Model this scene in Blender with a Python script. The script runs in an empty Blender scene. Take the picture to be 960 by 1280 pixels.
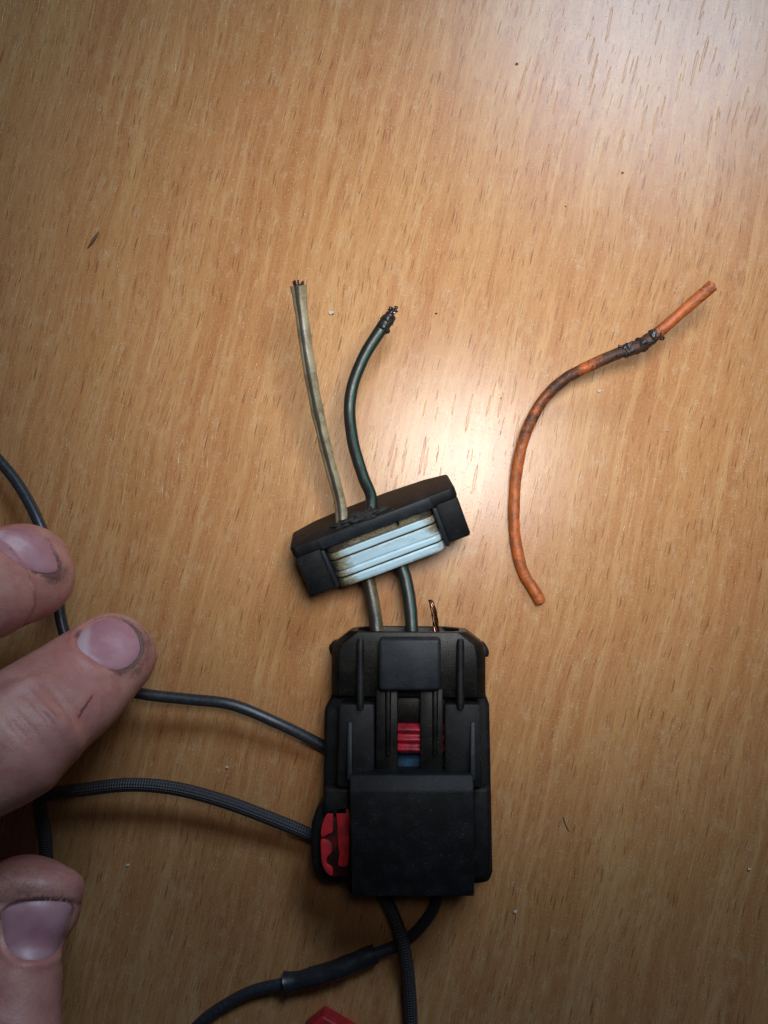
import bpy, bmesh, math, random
import numpy as np
from mathutils import Vector, Matrix, noise as mnoise
from mathutils.bvhtree import BVHTree

random.seed(7); np.random.seed(7)
S = 0.001                                   # all modelling below is in millimetres
scene = bpy.context.scene
COL = scene.collection

# ------------------------------------------------------------------ camera
FPX = 984.0                                  # focal length in photo pixels (960 x 1280)
CAM = Vector((10.8, -6.7, 163.6))            # lens position, mm above the table
FWD = (-CAM).normalized()
RGT = FWD.cross(Vector((0, 1, 0))).normalized()
UPV = RGT.cross(FWD).normalized()
cam_d = bpy.data.cameras.new('camera'); cam = bpy.data.objects.new('camera', cam_d); COL.objects.link(cam)
cam_d.sensor_fit = 'VERTICAL'; cam_d.sensor_height = 24.0; cam_d.lens = 24.0 * FPX / 1280.0
cam_d.clip_start = 0.005; cam_d.clip_end = 50.0
cam.matrix_world = Matrix.Translation(CAM * S) @ Matrix((RGT, UPV, -FWD)).transposed().to_4x4()
scene.camera = cam

def at(px, py, z=0.0):
    """table-space point (mm) at height z that the photograph shows at pixel (px, py)"""
    d = FWD * FPX + RGT * (px - 480.0) + UPV * (640.0 - py)
    return CAM + d * ((z - CAM.z) / d.z)
def ppm(p):
    """photo pixels per mm at point p"""
    return FPX / (p - CAM).dot(FWD)

# ------------------------------------------------------------------ light
world = bpy.data.worlds.new('World'); scene.world = world; world.use_nodes = True
bg = world.node_tree.nodes['Background']; bg.inputs[0].default_value = (0.75, 0.85, 1.0, 1); bg.inputs[1].default_value = 0.012

def lamp(name, kind, loc, target, energy, color, **kw):
    d = bpy.data.lights.new(name, kind); o = bpy.data.objects.new(name, d); COL.objects.link(o)
    d.energy = energy; d.color = color
    for k, v in kw.items(): setattr(d, k, v)
    o.location = Vector(loc) * S
    o.rotation_euler = (Vector(target) - Vector(loc)).to_track_quat('-Z', 'Y').to_euler()
    return o
# the phone's flash next to the lens
FL = at(652, 468); FL.z = 163.0
lamp('phone_flash', 'SPOT', FL, at(620, 425), 1.46, (1.0, 0.985, 0.955), spot_size=math.radians(77), spot_blend=1.0, shadow_soft_size=0.029)
# cool panel lamp beyond the far right of the table; its mirror image lies in the top right of the table
P = at(880, -45); d = (P - CAM).normalized(); d.z = -d.z
CL = P + d * (420.0 / d.z)
lamp('panel_lamp', 'AREA', CL, P, 2.5, (0.62, 0.80, 1.0), shape='RECTANGLE', size=0.25, size_y=0.15)

cy = scene.cycles; cy.max_bounces = 6; cy.diffuse_bounces = 3; cy.glossy_bounces = 3; cy.transmission_bounces = 2
vs = scene.view_settings
vs.view_transform = 'Standard'; vs.look = 'None'; vs.exposure = 0.0; vs.gamma = 1.0; vs.use_curve_mapping = False

# ------------------------------------------------------------------ material helpers
class NT:
    def __init__(self, name):
        self.m = bpy.data.materials.new(name); self.m.use_nodes = True
        self.t = self.m.node_tree; self.t.nodes.clear()
        self.out = self.t.nodes.new('ShaderNodeOutputMaterial')
    def n(self, typ, ins=None, **props):
        nd = self.t.nodes.new('ShaderNode' + typ)
        for k, v in props.items(): setattr(nd, k, v)
        for k, v in (ins or {}).items(): self.set(nd.inputs[k], v)
        return nd
    def set(self, sock, v):
        if hasattr(v, 'outputs'): v = v.outputs[0]
        if isinstance(v, bpy.types.NodeSocket): self.t.links.new(v, sock)
        else:
            if sock.type == 'RGBA' and len(v) == 3: v = (*v, 1)
            sock.default_value = v
    def math(self, op, a, b=0.0, c=None, clamp=False):
        nd = self.n('Math', {0: a, 1: b}, operation=op, use_clamp=clamp)
        if c is not None: self.set(nd.inputs[2], c)
        return nd.outputs[0]
    def step(self, v, lo, hi):
        return self.n('MapRange', {0: v, 1: lo, 2: hi, 3: 0.0, 4: 1.0}, interpolation_type='SMOOTHSTEP').outputs[0]
    def mix(self, f, a, b, blend='MIX'):
        nd = self.n('Mix', data_type='RGBA', blend_type=blend)
        self.set(nd.inputs[0], f); self.set(nd.inputs[6], a); self.set(nd.inputs[7], b)
        return nd.outputs[2]
    def coord(self, scale=1000.0, rot=0.0, loc=(0, 0, 0), kind='Object'):
        tc = self.n('TexCoord').outputs[kind]
        if isinstance(scale, (int, float)): scale = (scale,) * 3
        return self.n('Mapping', {0: tc, 1: loc, 2: (0, 0, rot), 3: scale}).outputs[0]
    def noise(self, vec, scale=1.0, detail=3.0, rough=0.55, dist=0.0):
        return self.n('TexNoise', {'Vector': vec, 'Scale': scale, 'Detail': detail, 'Roughness': rough, 'Distortion': dist}).outputs[0]
    def scl(self, vec, s):
        return self.n('VectorMath', {0: vec, 1: s}, operation='MULTIPLY').outputs[0]
    def add(self, vec, s):
        return self.n('VectorMath', {0: vec, 1: s}, operation='ADD').outputs[0]
    def vor(self, vec, scale=1.0, dims='3D', **kw):
        nd = self.n('TexVoronoi', {'Vector': vec, 'Scale': scale}, voronoi_dimensions=dims, **kw)
        return nd.outputs['Distance'], (None if kw.get('feature') == 'DISTANCE_TO_EDGE' else nd.outputs['Color'])
    def bump(self, h, strength=0.5, dist=0.1, normal=None):
        nd = self.n('Bump', {'Strength': strength, 'Distance': dist * S, 'Height': h})
        if normal is not None: self.set(nd.inputs['Normal'], normal)
        return nd.outputs[0]
    def bsdf(self, **ins):
        b = self.n('BsdfPrincipled')
        for k, v in ins.items(): self.set(b.inputs[k.replace('_', ' ')], v)
        self.t.links.new(b.outputs[0], self.out.inputs[0])
        return self.m
    def comp(self, col, i=0):
        return self.n('SeparateXYZ', {0: col}).outputs[i]
    def attr(self, name):
        return self.n('Attribute', attribute_name=name).outputs['Fac']

GRAIN = math.radians(13)
def mat_wood():
    t = NT('beech_laminate')
    c = t.coord(1000.0)
    c = t.n('VectorRotate', {'Vector': c, 'Angle': GRAIN}, rotation_type='Z_AXIS').outputs[0]   # y runs along the grain
    wob = t.noise(t.scl(c, (0.05, 0.03, 0.05)), 1.0, 1.0)
    c = t.add(c, t.n('CombineXYZ', {0: t.math('MULTIPLY', t.math('SUBTRACT', wob, 0.5), 4.0)}).outputs[0])
    broad = t.noise(t.scl(c, (0.10, 0.010, 0.1)), 1.0, 2.0)
    med = t.noise(t.scl(c, (0.62, 0.026, 0.5)), 1.0, 3.0, 0.62)
    fine = t.noise(t.scl(c, (3.2, 0.17, 2.0)), 1.0, 3.0, 0.7)
    mott = t.noise(t.scl(c, (1.0, 0.7, 1.0)), 3.2, 3.0, 0.75)
    blot = t.noise(t.scl(c, (0.5, 0.25, 0.5)), 1.0, 2.0)
    col = t.mix(t.step(broad, 0.32, 0.68), (0.42, 0.205, 0.088), (0.47, 0.260, 0.115))
    col = t.mix(t.math('MULTIPLY', t.step(med, 0.48, 0.68), 0.72), col, (0.53, 0.325, 0.155))
    col = t.mix(t.math('MULTIPLY', t.step(med, 0.50, 0.28), 0.65), col, (0.37, 0.155, 0.062))
    col = t.mix(t.math('MULTIPLY', t.step(blot, 0.52, 0.72), 0.36), col, (0.50, 0.34, 0.19))
    col = t.mix(t.math('MULTIPLY', t.step(fine, 0.48, 0.68), 0.62), col, (0.31, 0.140, 0.058))
    col = t.mix(t.math('MULTIPLY', t.step(mott, 0.48, 0.70), 0.42), col, (0.58, 0.385, 0.205))
    # printed ray flecks: short thin dashes along the grain
    wig = t.math('MULTIPLY', t.math('SUBTRACT', t.noise(t.scl(c, (1.0, 0.55, 1.0)), 1.0, 1.0), 0.5), 0.34)
    wv = t.n('CombineXYZ', {0: wig}).outputs[0]
    def dashes(sx, sy, off, lo, hi, soft, thin=False):
        v = t.add(t.scl(t.add(c, wv), (sx, sy, 0)), (off, off * 1.7, 0))
        dist, rc = t.vor(v, 1.0, '2D')
        thr = t.math('MULTIPLY_ADD', t.comp(rc, 0), hi - lo, lo)
        return t.step(dist, thr, t.math('SUBTRACT', thr, soft)), t.comp(rc, 1)
    d1, r1 = dashes(1.6, 0.15, 0.0, -0.24, 0.34, 0.16)
    d2, r2 = dashes(2.3, 0.24, 13.3, -0.20, 0.35, 0.18)
    brk = t.math('MULTIPLY_ADD', mott, -0.9, 1.35, clamp=True)
    col = t.mix(t.math('MULTIPLY', t.math('MULTIPLY', d1, brk), t.math('MULTIPLY_ADD', r1, 0.60, 0.18)), col, (0.17, 0.060, 0.024))
    col = t.mix(t.math('MULTIPLY', t.math('MULTIPLY', d2, brk), t.math('MULTIPLY_ADD', r2, 0.45, 0.15)), col, (0.19, 0.075, 0.030))
    col = t.mix(1.0, col, (0.90, 0.82, 0.73), 'MULTIPLY')
    # scuffs: thin pale curls with a shape of their own, and pale dust specks
    sc = t.noise(c, 0.55, 2.0, 0.6, 1.5)
    line = t.step(t.math('ABSOLUTE', t.math('SUBTRACT', sc, 0.5)), 0.010, 0.002)
    scuff = t.math('MULTIPLY', line, t.step(blot, 0.55, 0.63))
    col = t.mix(t.math('MULTIPLY', scuff, 0.34), col, (0.74, 0.60, 0.44))
    sp, spc = t.vor(c, 1.1, '2D')
    spk = t.math('MULTIPLY', t.step(sp, 0.12, 0.04), t.step(t.comp(spc, 1), 0.72, 0.80))
    col = t.mix(t.math('MULTIPLY', spk, 0.5), col, (0.80, 0.68, 0.53))
    # embossed pores of the laminate: long thin grooves, only relief
    g1, q1 = dashes(0.9, 0.060, 5.1, -0.26, 0.27, 0.06)
    g2, q2 = dashes(1.3, 0.075, 21.7, -0.42, 0.22, 0.06)
    h = t.math('MULTIPLY_ADD', g1, -0.048, t.math('MULTIPLY', g2, -0.060))
    h = t.math('MULTIPLY_ADD', mott, 0.028, h)
    h = t.math('MULTIPLY_ADD', spk, 0.05, h)
    nrm = t.bump(h, 0.8, 1.0)
    rough = t.math('ADD', t.math('MULTIPLY', wob, 0.06), t.math('MULTIPLY_ADD', g1, 0.05, 0.26))
    return t.bsdf(Base_Color=col, Roughness=rough, Normal=nrm, Specular_IOR_Level=0.43)

def mat_plastic(name, base, dust, rough=0.5, dustamt=0.6, oil=0.6, scale=1.0, bumpd=0.05):
    t = NT(name); c = t.coord(1000.0)
    big = t.noise(c, 0.35 * scale, 4.0, 0.65)
    grit = t.noise(c, 4.5 * scale, 3.0, 0.75)
    col = t.mix(t.math('MULTIPLY', t.step(t.math('ADD', t.math('MULTIPLY', big, 0.6), t.math('MULTIPLY', grit, 0.4)), 0.44, 0.60), dustamt), base, dust)
    sp, sc = t.vor(c, 3.6 * scale)
    gate = t.step(big, 0.47, 0.60)
    spk = t.math('MULTIPLY', t.math('MULTIPLY', t.step(sp, 0.26, 0.10), t.step(t.comp(sc, 0), 0.60, 0.7)), t.math('MULTIPLY', gate, oil))
    s2, s2c = t.vor(c, 1.9 * scale)
    dots = t.math('MULTIPLY', t.math('MULTIPLY', t.step(s2, 0.17, 0.09), t.step(t.comp(s2c, 1), 0.66, 0.74)), t.math('MULTIPLY', oil, t.math('MULTIPLY_ADD', gate, 0.85, 0.15)))
    col = t.mix(t.math('MULTIPLY', dots, 0.55), col, (0.16, 0.15, 0.135))  # pale dots: grit specks, with oily sparkle painted into the colour
    scl = t.math('MULTIPLY', t.step(t.noise(t.scl(c, (0.5, 7.0, 2.0)), 1.0, 2.0), 0.66, 0.70), t.step(t.noise(c, 0.22, 1.0), 0.52, 0.60))
    col = t.mix(t.math('MULTIPLY', scl, 0.55), col, dust)
    rg = t.math('MULTIPLY_ADD', t.math('SUBTRACT', grit, 0.5), 0.35, rough)
    rg = t.math('SUBTRACT', rg, t.math('MULTIPLY', spk, 0.35), clamp=True)
    scr = t.noise(t.scl(c, (0.4, 5.0, 1.0)), 1.0, 3.0)
    hh = t.math('ADD', t.math('MULTIPLY', t.math('MULTIPLY_ADD', scr, 0.3, grit), bumpd), t.math('MULTIPLY', spk, 0.16))
    nrm = t.bump(hh, 0.6, 1.0)
    return t.bsdf(Base_Color=col, Roughness=rg, Normal=nrm, Specular_IOR_Level=0.25)

def uvs(t):
    uv = t.n('UVMap', uv_map='UVMap').outputs[0]
    sp = t.n('SeparateXYZ', {0: uv})
    return uv, sp.outputs[0], sp.outputs[1]     # u: 0..1 round the wire, v: mm along it

def mat_stripe(name, base, stripe, grime, u0, u1, amt, edge=0.02, rough=0.42, glo=0.4, vdark=None):
    """round insulation with a coloured stripe along it, dirtied"""
    t = NT(name); c = t.coord(1000.0); uv, u, v = uvs(t)
    wob = t.math('MULTIPLY', t.math('SUBTRACT', t.noise(c, 0.25, 2.0), 0.5), 0.05)
    uu = t.math('ADD', u, wob)
    s = t.math('MULTIPLY', t.step(uu, u0 - edge, u0 + edge), t.step(uu, u1 + edge, u1 - edge))
    n1 = t.noise(c, 0.28, 4.0, 0.65); n2 = t.noise(c, 2.2, 4.0, 0.7)
    col = t.mix(t.math('MULTIPLY', t.step(t.math('ADD', t.math('MULTIPLY', n1, 0.65), t.math('MULTIPLY', n2, 0.35)), glo, glo + 0.25), amt), base, grime)
    col = t.mix(t.math('MULTIPLY', s, 0.92), col, stripe)
    if vdark is not None:                      # sooty stretch at the start of the wire
        col = t.mix(t.math('MULTIPLY', t.step(t.math('ADD', v, t.math('MULTIPLY', n2, 6.0)), vdark + 4, vdark), 0.9), col, (0.03, 0.022, 0.015))
    nrm = t.bump(t.math('ADD', n2, t.math('MULTIPLY', n1, 2.0)), 0.4, 0.06)
    return t.bsdf(Base_Color=col, Roughness=t.math('MULTIPLY_ADD', n2, 0.3, rough - 0.15), Normal=nrm)

def mat_cable(name, base, braid):
    t = NT(name); c = t.coord(1000.0); uv, u, v = uvs(t)
    n2 = t.noise(c, 1.5, 3.0, 0.6)
    col = t.mix(t.math('MULTIPLY', t.step(n2, 0.45, 0.7), 0.4), base, tuple(min(1, x * 2.2) for x in base))
    if braid:
        a = t.math('SINE', t.math('MULTIPLY', t.math('ADD', t.math('MULTIPLY', u, 16.0), t.math('MULTIPLY', v, 1.9)), math.pi))
        b = t.math('SINE', t.math('MULTIPLY', t.math('SUBTRACT', t.math('MULTIPLY', u, 16.0), t.math('MULTIPLY', v, 1.9)), math.pi))
        h = t.math('MULTIPLY', a, b)
        col = t.mix(t.math('MULTIPLY', t.step(h, 0.2, 0.9), 0.55), col, (0.085, 0.085, 0.095))
        nrm = t.bump(h, 0.9, 0.10)
        return t.bsdf(Base_Color=col, Roughness=0.5, Normal=nrm)
    nrm = t.bump(n2, 0.2, 0.05)
    return t.bsdf(Base_Color=col, Roughness=t.math('MULTIPLY_ADD', n2, 0.25, 0.25), Normal=nrm)

def mat_orange():
    t = NT('charred_orange_insulation'); c = t.coord(1000.0); uv, u, v = uvs(t)
    n1 = t.noise(c, 0.32, 5.0, 0.7, 0.6); n2 = t.noise(c, 2.6, 5.0, 0.8)
    st = t.noise(t.scl(uv, (5.0, 0.09, 0.0)), 1.0, 5.0, 0.7)
    col = t.mix(t.step(st, 0.3, 0.7), (0.44, 0.085, 0.012), (0.54, 0.14, 0.020))
    brown = t.step(t.math('ADD', t.math('MULTIPLY', n1, 0.5), t.math('MULTIPLY', st, 0.5)), 0.42, 0.56)
    col = t.mix(t.math('MULTIPLY', brown, 0.7), col, (0.17, 0.052, 0.018))
    # burn attribute comes from the wire itself: how badly each stretch is scorched
    b = t.attr('burn')
    f = t.step(t.math('ADD', t.math('MULTIPLY', n2, 0.5), t.math('MULTIPLY_ADD', n1, 0.45, b)), 0.62, 0.84)
    col = t.mix(t.math('MULTIPLY', f, 0.93), col, (0.016, 0.010, 0.008))
    nrm = t.bump(t.math('ADD', n2, n1), 0.6, 0.16)
    return t.bsdf(Base_Color=col, Roughness=t.math('MULTIPLY_ADD', f, 0.12, 0.42), Normal=nrm)

def mat_simple(name, col, rough=0.5, metal=0.0, col2=None, sc=1.5, bumpd=0.05, strength=0.4):
    t = NT(name); c = t.coord(1000.0); n = t.noise(c, sc, 4.0, 0.7)
    cc = t.mix(t.step(n, 0.35, 0.7), col, col2 or tuple(x * 0.6 for x in col))
    return t.bsdf(Base_Color=cc, Roughness=rough, Metallic=metal, Normal=t.bump(n, strength, bumpd))

def mat_seal():
    t = NT('soiled_white_silicone'); c = t.coord(1000.0)
    x, y, z = [t.comp(c, i) for i in range(3)]      # y runs along the wires in this part
    n1 = t.noise(t.scl(c, (0.35, 1.2, 1.2)), 1.0, 5.0, 0.7); n2 = t.noise(t.scl(c, (1.4, 3.0, 3.0)), 1.0, 4.0, 0.7)
    dirt_a = t.attr('soil')
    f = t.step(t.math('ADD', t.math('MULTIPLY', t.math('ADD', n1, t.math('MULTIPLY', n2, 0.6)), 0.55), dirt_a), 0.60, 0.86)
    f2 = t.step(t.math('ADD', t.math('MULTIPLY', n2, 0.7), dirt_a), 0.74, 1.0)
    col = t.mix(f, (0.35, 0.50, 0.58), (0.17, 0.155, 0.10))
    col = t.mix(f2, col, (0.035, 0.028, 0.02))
    return t.bsdf(Base_Color=col, Roughness=0.45, Normal=t.bump(n2, 0.3, 0.08), Subsurface_Weight=0.15, Subsurface_Radius=(1, 1, 1), Subsurface_Scale=0.0006)

def mat_skin():
    t = NT('skin'); c = t.coord(1000.0)
    n1 = t.noise(c, 0.10, 4.0, 0.6); n2 = t.noise(c, 0.9, 5.0, 0.7); n3 = t.noise(c, 0.32, 4.0, 0.65)
    col = t.mix(t.step(n1, 0.35, 0.65), (0.41, 0.185, 0.155), (0.47, 0.235, 0.19))
    col = t.mix(t.math('MULTIPLY', t.step(n3, 0.42, 0.66), 0.55), col, (0.36, 0.125, 0.12))
    col = t.mix(t.attr('pink'), col, (0.44, 0.15, 0.13))
    d = t.attr('dirt')
    dist, _ = t.vor(t.add(c, t.n('CombineXYZ', {0: n2, 1: n3}).outputs[0]), 1.25, feature='DISTANCE_TO_EDGE')
    furrow = t.step(dist, 0.0, 0.16)
    n4 = t.noise(c, 3.4, 3.0, 0.7)
    f = t.step(t.math('ADD', t.math('MULTIPLY_ADD', furrow, -0.03, t.math('MULTIPLY', n4, 0.42)), t.math('MULTIPLY_ADD', n2, 0.45, d)), 0.68, 1.08)
    col = t.mix(t.math('MULTIPLY', f, 0.78), col, (0.06, 0.036, 0.030))
    col = t.mix(t.math('MULTIPLY', t.step(n4, 0.52, 0.72), 0.16), col, (0.30, 0.10, 0.095))
    spk, sc_ = t.vor(c, 0.35)
    mark = t.math('MULTIPLY', t.step(spk, 0.11, 0.05), t.step(t.comp(sc_, 0), 0.85, 0.9))
    col = t.mix(t.math('MULTIPLY', mark, 0.6), col, (0.14, 0.07, 0.05))
    # skin relief: crossing fine furrows
    nrm = t.bump(t.math('MULTIPLY_ADD', furrow, 0.006, t.math('MULTIPLY_ADD', n4, 0.050, t.math('MULTIPLY', n2, 0.08))), 1.0, 1.0)
    return t.bsdf(Base_Color=col, Roughness=t.math('MULTIPLY_ADD', n2, 0.2, 0.36), Normal=nrm, Specular_IOR_Level=0.45,
                  Subsurface_Weight=0.22, Subsurface_Radius=(1.0, 0.38, 0.22), Subsurface_Scale=0.0016)

def mat_nail():
    t = NT('fingernail'); c = t.coord(1000.0)
    n1 = t.noise(c, 0.25, 3.0); n2 = t.noise(c, 1.6, 4.0, 0.7)
    col = t.mix(t.step(n1, 0.35, 0.7), (0.37, 0.165, 0.195), (0.43, 0.225, 0.25))
    col = t.mix(t.attr('lunula'), col, (0.52, 0.40, 0.42))
    f = t.step(t.math('ADD', t.math('MULTIPLY', n2, 0.6), t.attr('dirt')), 0.62, 1.0)
    col = t.mix(t.math('MULTIPLY', f, 0.85), col, (0.06, 0.035, 0.03))
    return t.bsdf(Base_Color=col, Roughness=t.math('MULTIPLY_ADD', n2, 0.25, 0.32), Normal=t.bump(n2, 0.35, 0.07), Subsurface_Weight=0.1, Subsurface_Radius=(1.0, 0.4, 0.3), Subsurface_Scale=0.001)

M = dict(
    wood=mat_wood(),
    black=mat_plastic('dusty_black_plastic', (0.0022, 0.0025, 0.0032), (0.0085, 0.009, 0.0105), 0.6, 0.8, 1.0),
    tab=mat_plastic('worn_black_plastic', (0.008, 0.0105, 0.014), (0.018, 0.0215, 0.026), 0.5, 0.7, 0.5),
    grimy=mat_plastic('oily_black_plastic', (0.002, 0.0018, 0.0016), (0.0105, 0.0095, 0.008), 0.42, 0.75, 1.0),
    red=mat_plastic('red_plastic', (0.40, 0.018, 0.024), (0.17, 0.012, 0.016), 0.45, 0.7, 0.3),
    redseal=mat_plastic('red_silicone', (0.27, 0.011, 0.022), (0.030, 0.006, 0.007), 0.32, 0.8, 0.9),
    blue=mat_plastic('blue_plastic', (0.003, 0.040, 0.085), (0.003, 0.006, 0.010), 0.75, 0.8, 0.9),
    beige=mat_stripe('beige_insulation', (0.25, 0.215, 0.14), (0.020, 0.016, 0.011), (0.10, 0.078, 0.044), 0.17, 0.275, 0.85),
    beige_low=mat_stripe('sooty_beige_insulation', (0.095, 0.074, 0.040), (0.010, 0.008, 0.006), (0.014, 0.011, 0.008), -0.1, 0.28, 0.9),
    green=mat_stripe('black_green_insulation', (0.008, 0.010, 0.010), (0.018, 0.070, 0.054), (0.012, 0.014, 0.013), 0.30, 0.36, 0.8),
    orange=mat_orange(),
    cable=mat_cable('smooth_black_cable', (0.020, 0.022, 0.028), False),
    braid=mat_cable('braided_black_cable', (0.022, 0.022, 0.025), True),
    sleeve=mat_simple('shrink_tube', (0.012, 0.013, 0.016), 0.38, 0, (0.022, 0.023, 0.028), 0.8, 0.12),
    copper=mat_simple('tarnished_copper', (0.42, 0.21, 0.14), 0.3, 1.0, (0.06, 0.03, 0.02), 1.6),
    char=mat_simple('char', (0.010, 0.008, 0.009), 0.36, 0, (0.022, 0.018, 0.018), 1.6, 0.12, 0.6),
    redgrime=mat_plastic('grime_on_red', (0.016, 0.006, 0.005), (0.10, 0.010, 0.011), 0.5, 0.8, 0.3),
    grime=mat_simple('grime', (0.006, 0.005, 0.0045), 0.75, 0, (0.012, 0.011, 0.009), 2.0, 0.3, 0.8),
    seal=mat_seal(), skin=mat_skin(), nail=mat_nail(),
    pale=mat_simple('pale_crumb', (0.46, 0.43, 0.38), 0.6, 0, (0.28, 0.27, 0.27)),
    brown=mat_simple('brown_crumb', (0.10, 0.05, 0.025), 0.6),
    bluegrey=mat_simple('blue_grey_crumb', (0.05, 0.09, 0.12), 0.5),
)

# ------------------------------------------------------------------ object helpers
def tag(o, label=None, cat=None, group=None, kind=None):
    if label: o['label'] = label
    if cat: o['category'] = cat
    if group: o['group'] = group
    if kind: o['kind'] = kind
    return o
def empty(name, loc, rot=None):
    o = bpy.data.objects.new(name, None); COL.objects.link(o); o.location = Vector(loc) * S
    o.empty_display_size = 0.005
    if rot is not None: o.rotation_euler = rot.to_euler()
    return o
def obj(name, verts, faces, mat, parent=None, local=False, smooth=True, uv=None, attrs=None, sharp=40):
    """one mesh object; verts in mm, in world space unless local (then in the parent's own frame)"""
    v = np.array([tuple(p) for p in verts], dtype=float)
    org = np.zeros(3)
    if parent is None:
        org = np.array([*((v.min(0) + v.max(0))[:2] / 2), v[:, 2].min()])
        v = v - org
    elif not local:
        base = parent; off = np.zeros(3)
        while base is not None:
            off += np.array(base.location) / S; base = base.parent
        v = v - off
    me = bpy.data.meshes.new(name); me.from_pydata((v * S).tolist(), [], faces); me.update()
    if uv is not None:
        lay = me.uv_layers.new(name='UVMap')
        idx = np.zeros(len(me.loops), dtype=np.int32); me.loops.foreach_get('vertex_index', idx)
        lay.data.foreach_set('uv', np.array(uv, dtype=np.float32)[idx].ravel())
    for k, a in (attrs or {}).items():
        me.attributes.new(k, 'FLOAT', 'POINT').data.foreach_set('value', np.array(a, dtype=np.float32))
    me.materials.append(mat)
    if smooth:
        me.polygons.foreach_set('use_smooth', [True] * len(me.polygons))
        if sharp: me.set_sharp_from_angle(angle=math.radians(sharp))
    o = bpy.data.objects.new(name, me); COL.objects.link(o)
    o.location = org * S
    if parent is not None: o.parent = parent
    return o
def from_bm(name, bm, mat, parent=None, local=False, bevel=0.0, seg=2, sharp=40):
    bmesh.ops.recalc_face_normals(bm, faces=bm.faces)
    if bevel > 0:
        es = [e for e in bm.edges if len(e.link_faces) == 2 and e.calc_face_angle() > math.radians(25)]
        bmesh.ops.bevel(bm, geom=es, offset=bevel, segments=seg, profile=0.5, affect='EDGES', clamp_overlap=True)
    bm.verts.ensure_lookup_table(); bm.verts.index_update()
    v = [p.co.copy() for p in bm.verts]; f = [[q.index for q in p.verts] for p in bm.faces]
    bm.free()
    return obj(name, v, f, mat, parent, local, sharp=sharp)
def add_prism(bm, low, top):
    """closed prism between two loops of equal length"""
    a = [bm.verts.new(p) for p in low]; b = [bm.verts.new(p) for p in top]; n = len(a)
    bm.faces.new(a[::-1]); bm.faces.new(b)
    for i in range(n): bm.faces.new((a[i], a[(i + 1) % n], b[(i + 1) % n], b[i]))
def pix_prism(name, pix, z0, z1, mat, parent, bevel=0.35, draft=0.0, seg=2, ref=None):
    """block whose outline, seen at its top (or at height ref), is the pixel polygon; straight vertical sides"""
    pts = [at(x, y, ref if ref is not None else z1) for x, y in pix]
    c = sum(pts, Vector()) / len(pts)
    bm = bmesh.new()
    low = [Vector((p.x + (p.x - c.x) * draft, p.y + (p.y - c.y) * draft, z0)) for p in pts]
    add_prism(bm, low, [Vector((p.x, p.y, z1)) for p in pts])
    return from_bm(name, bm, mat, parent, bevel=bevel, seg=seg)
def box(name, x0, x1, y0, y1, z0, z1, mat, parent, bevel=0.3, seg=2):
    """box in the parent's own frame"""
    bm = bmesh.new()
    add_prism(bm, [Vector((x0, y0, z0)), Vector((x1, y0, z0)), Vector((x1, y1, z0)), Vector((x0, y1, z0))],
              [Vector((x0, y0, z1)), Vector((x1, y0, z1)), Vector((x1, y1, z1)), Vector((x0, y1, z1))])
    return from_bm(name, bm, mat, parent, local=True, bevel=bevel, seg=seg)

def crom(P, n):
    P = np.array([tuple(p) for p in P], dtype=float); k = len(P)
    ext = np.vstack([2 * P[0] - P[1], P, 2 * P[-1] - P[-2]])
    seg = np.linalg.norm(np.diff(P[:, :3], axis=0), axis=1); cum = np.concatenate([[0], np.cumsum(seg)])
    out = []
    for s in np.linspace(0, cum[-1], n):
        i = min(int(np.searchsorted(cum, s, 'right')) - 1, k - 2)
        t = (s - cum[i]) / max(seg[i], 1e-9)
        p0, p1, p2, p3 = ext[i:i + 4]
        out.append(0.5 * ((2 * p1) + (-p0 + p2) * t + (2 * p0 - 5 * p1 + 4 * p2 - p3) * t * t + (-p0 + 3 * p1 - 3 * p2 + p3) * t ** 3))
    return np.array(out)
def tube_data(path, rad, nseg=20, step=0.6, lump=0.0, lumpscale=0.5, roundcap=0.0, seed=0.0):
    """path: list of (x,y,z) mm; rad(s, L): radius. Returns verts, faces, uv, s, L. u=0.25 faces up where the wire is level."""
    P = np.array([tuple(p) for p in path], dtype=float)
    L = np.linalg.norm(np.diff(P, axis=0), axis=1).sum()
    n = max(8, int(L / step)); C = crom(P, n)
    T = np.gradient(C, axis=0); T /= np.linalg.norm(T, axis=1)[:, None]
    s = np.concatenate([[0], np.cumsum(np.linalg.norm(np.diff(C, axis=0), axis=1))]); L = s[-1]
    verts, uv = [], []
    up = np.array([0, 0, 1.0])
    for i in range(n):
        a = np.cross(T[i], up); a /= np.linalg.norm(a); b = np.cross(a, T[i])
        r = rad(s[i], L)
        if roundcap > 0:
            e = min(s[i], L - s[i])
            if e < roundcap: r *= math.sqrt(max(0.02, 1 - (1 - e / roundcap) ** 2))
        for j in range(nseg):
            th = 2 * math.pi * j / nseg
            p = C[i] + (a * math.cos(th) + b * math.sin(th)) * r
            if lump: p = p + (p - C[i]) / max(r, 1e-6) * lump * mnoise.noise(Vector(p * lumpscale) + Vector((seed, 0, 0)))
            verts.append(p); uv.append((j / nseg, s[i]))
    faces = []
    for i in range(n - 1):
        for j in range(nseg):
            k = (j + 1) % nseg
            faces.append((i * nseg + j, i * nseg + k, (i + 1) * nseg + k, (i + 1) * nseg + j))
    for i, rev in ((0, True), (n - 1, False)):
        ring = [i * nseg + j for j in range(nseg)]
        faces.append(ring[::-1] if rev else ring)
    return verts, faces, uv, np.repeat(s, nseg), L
def tube(name, path, r, mat, parent=None, **kw):
    rad = r if callable(r) else (lambda s, L: r)
    attr = kw.pop('attr', None)
    v, f, uv, s, L = tube_data(path, rad, **kw)
    return obj(name, v, f, mat, parent, uv=uv, attrs=attr(np.array(v), s, L) if attr else None, sharp=60)
def pix(pts): return [at(*p) for p in pts]
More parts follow.
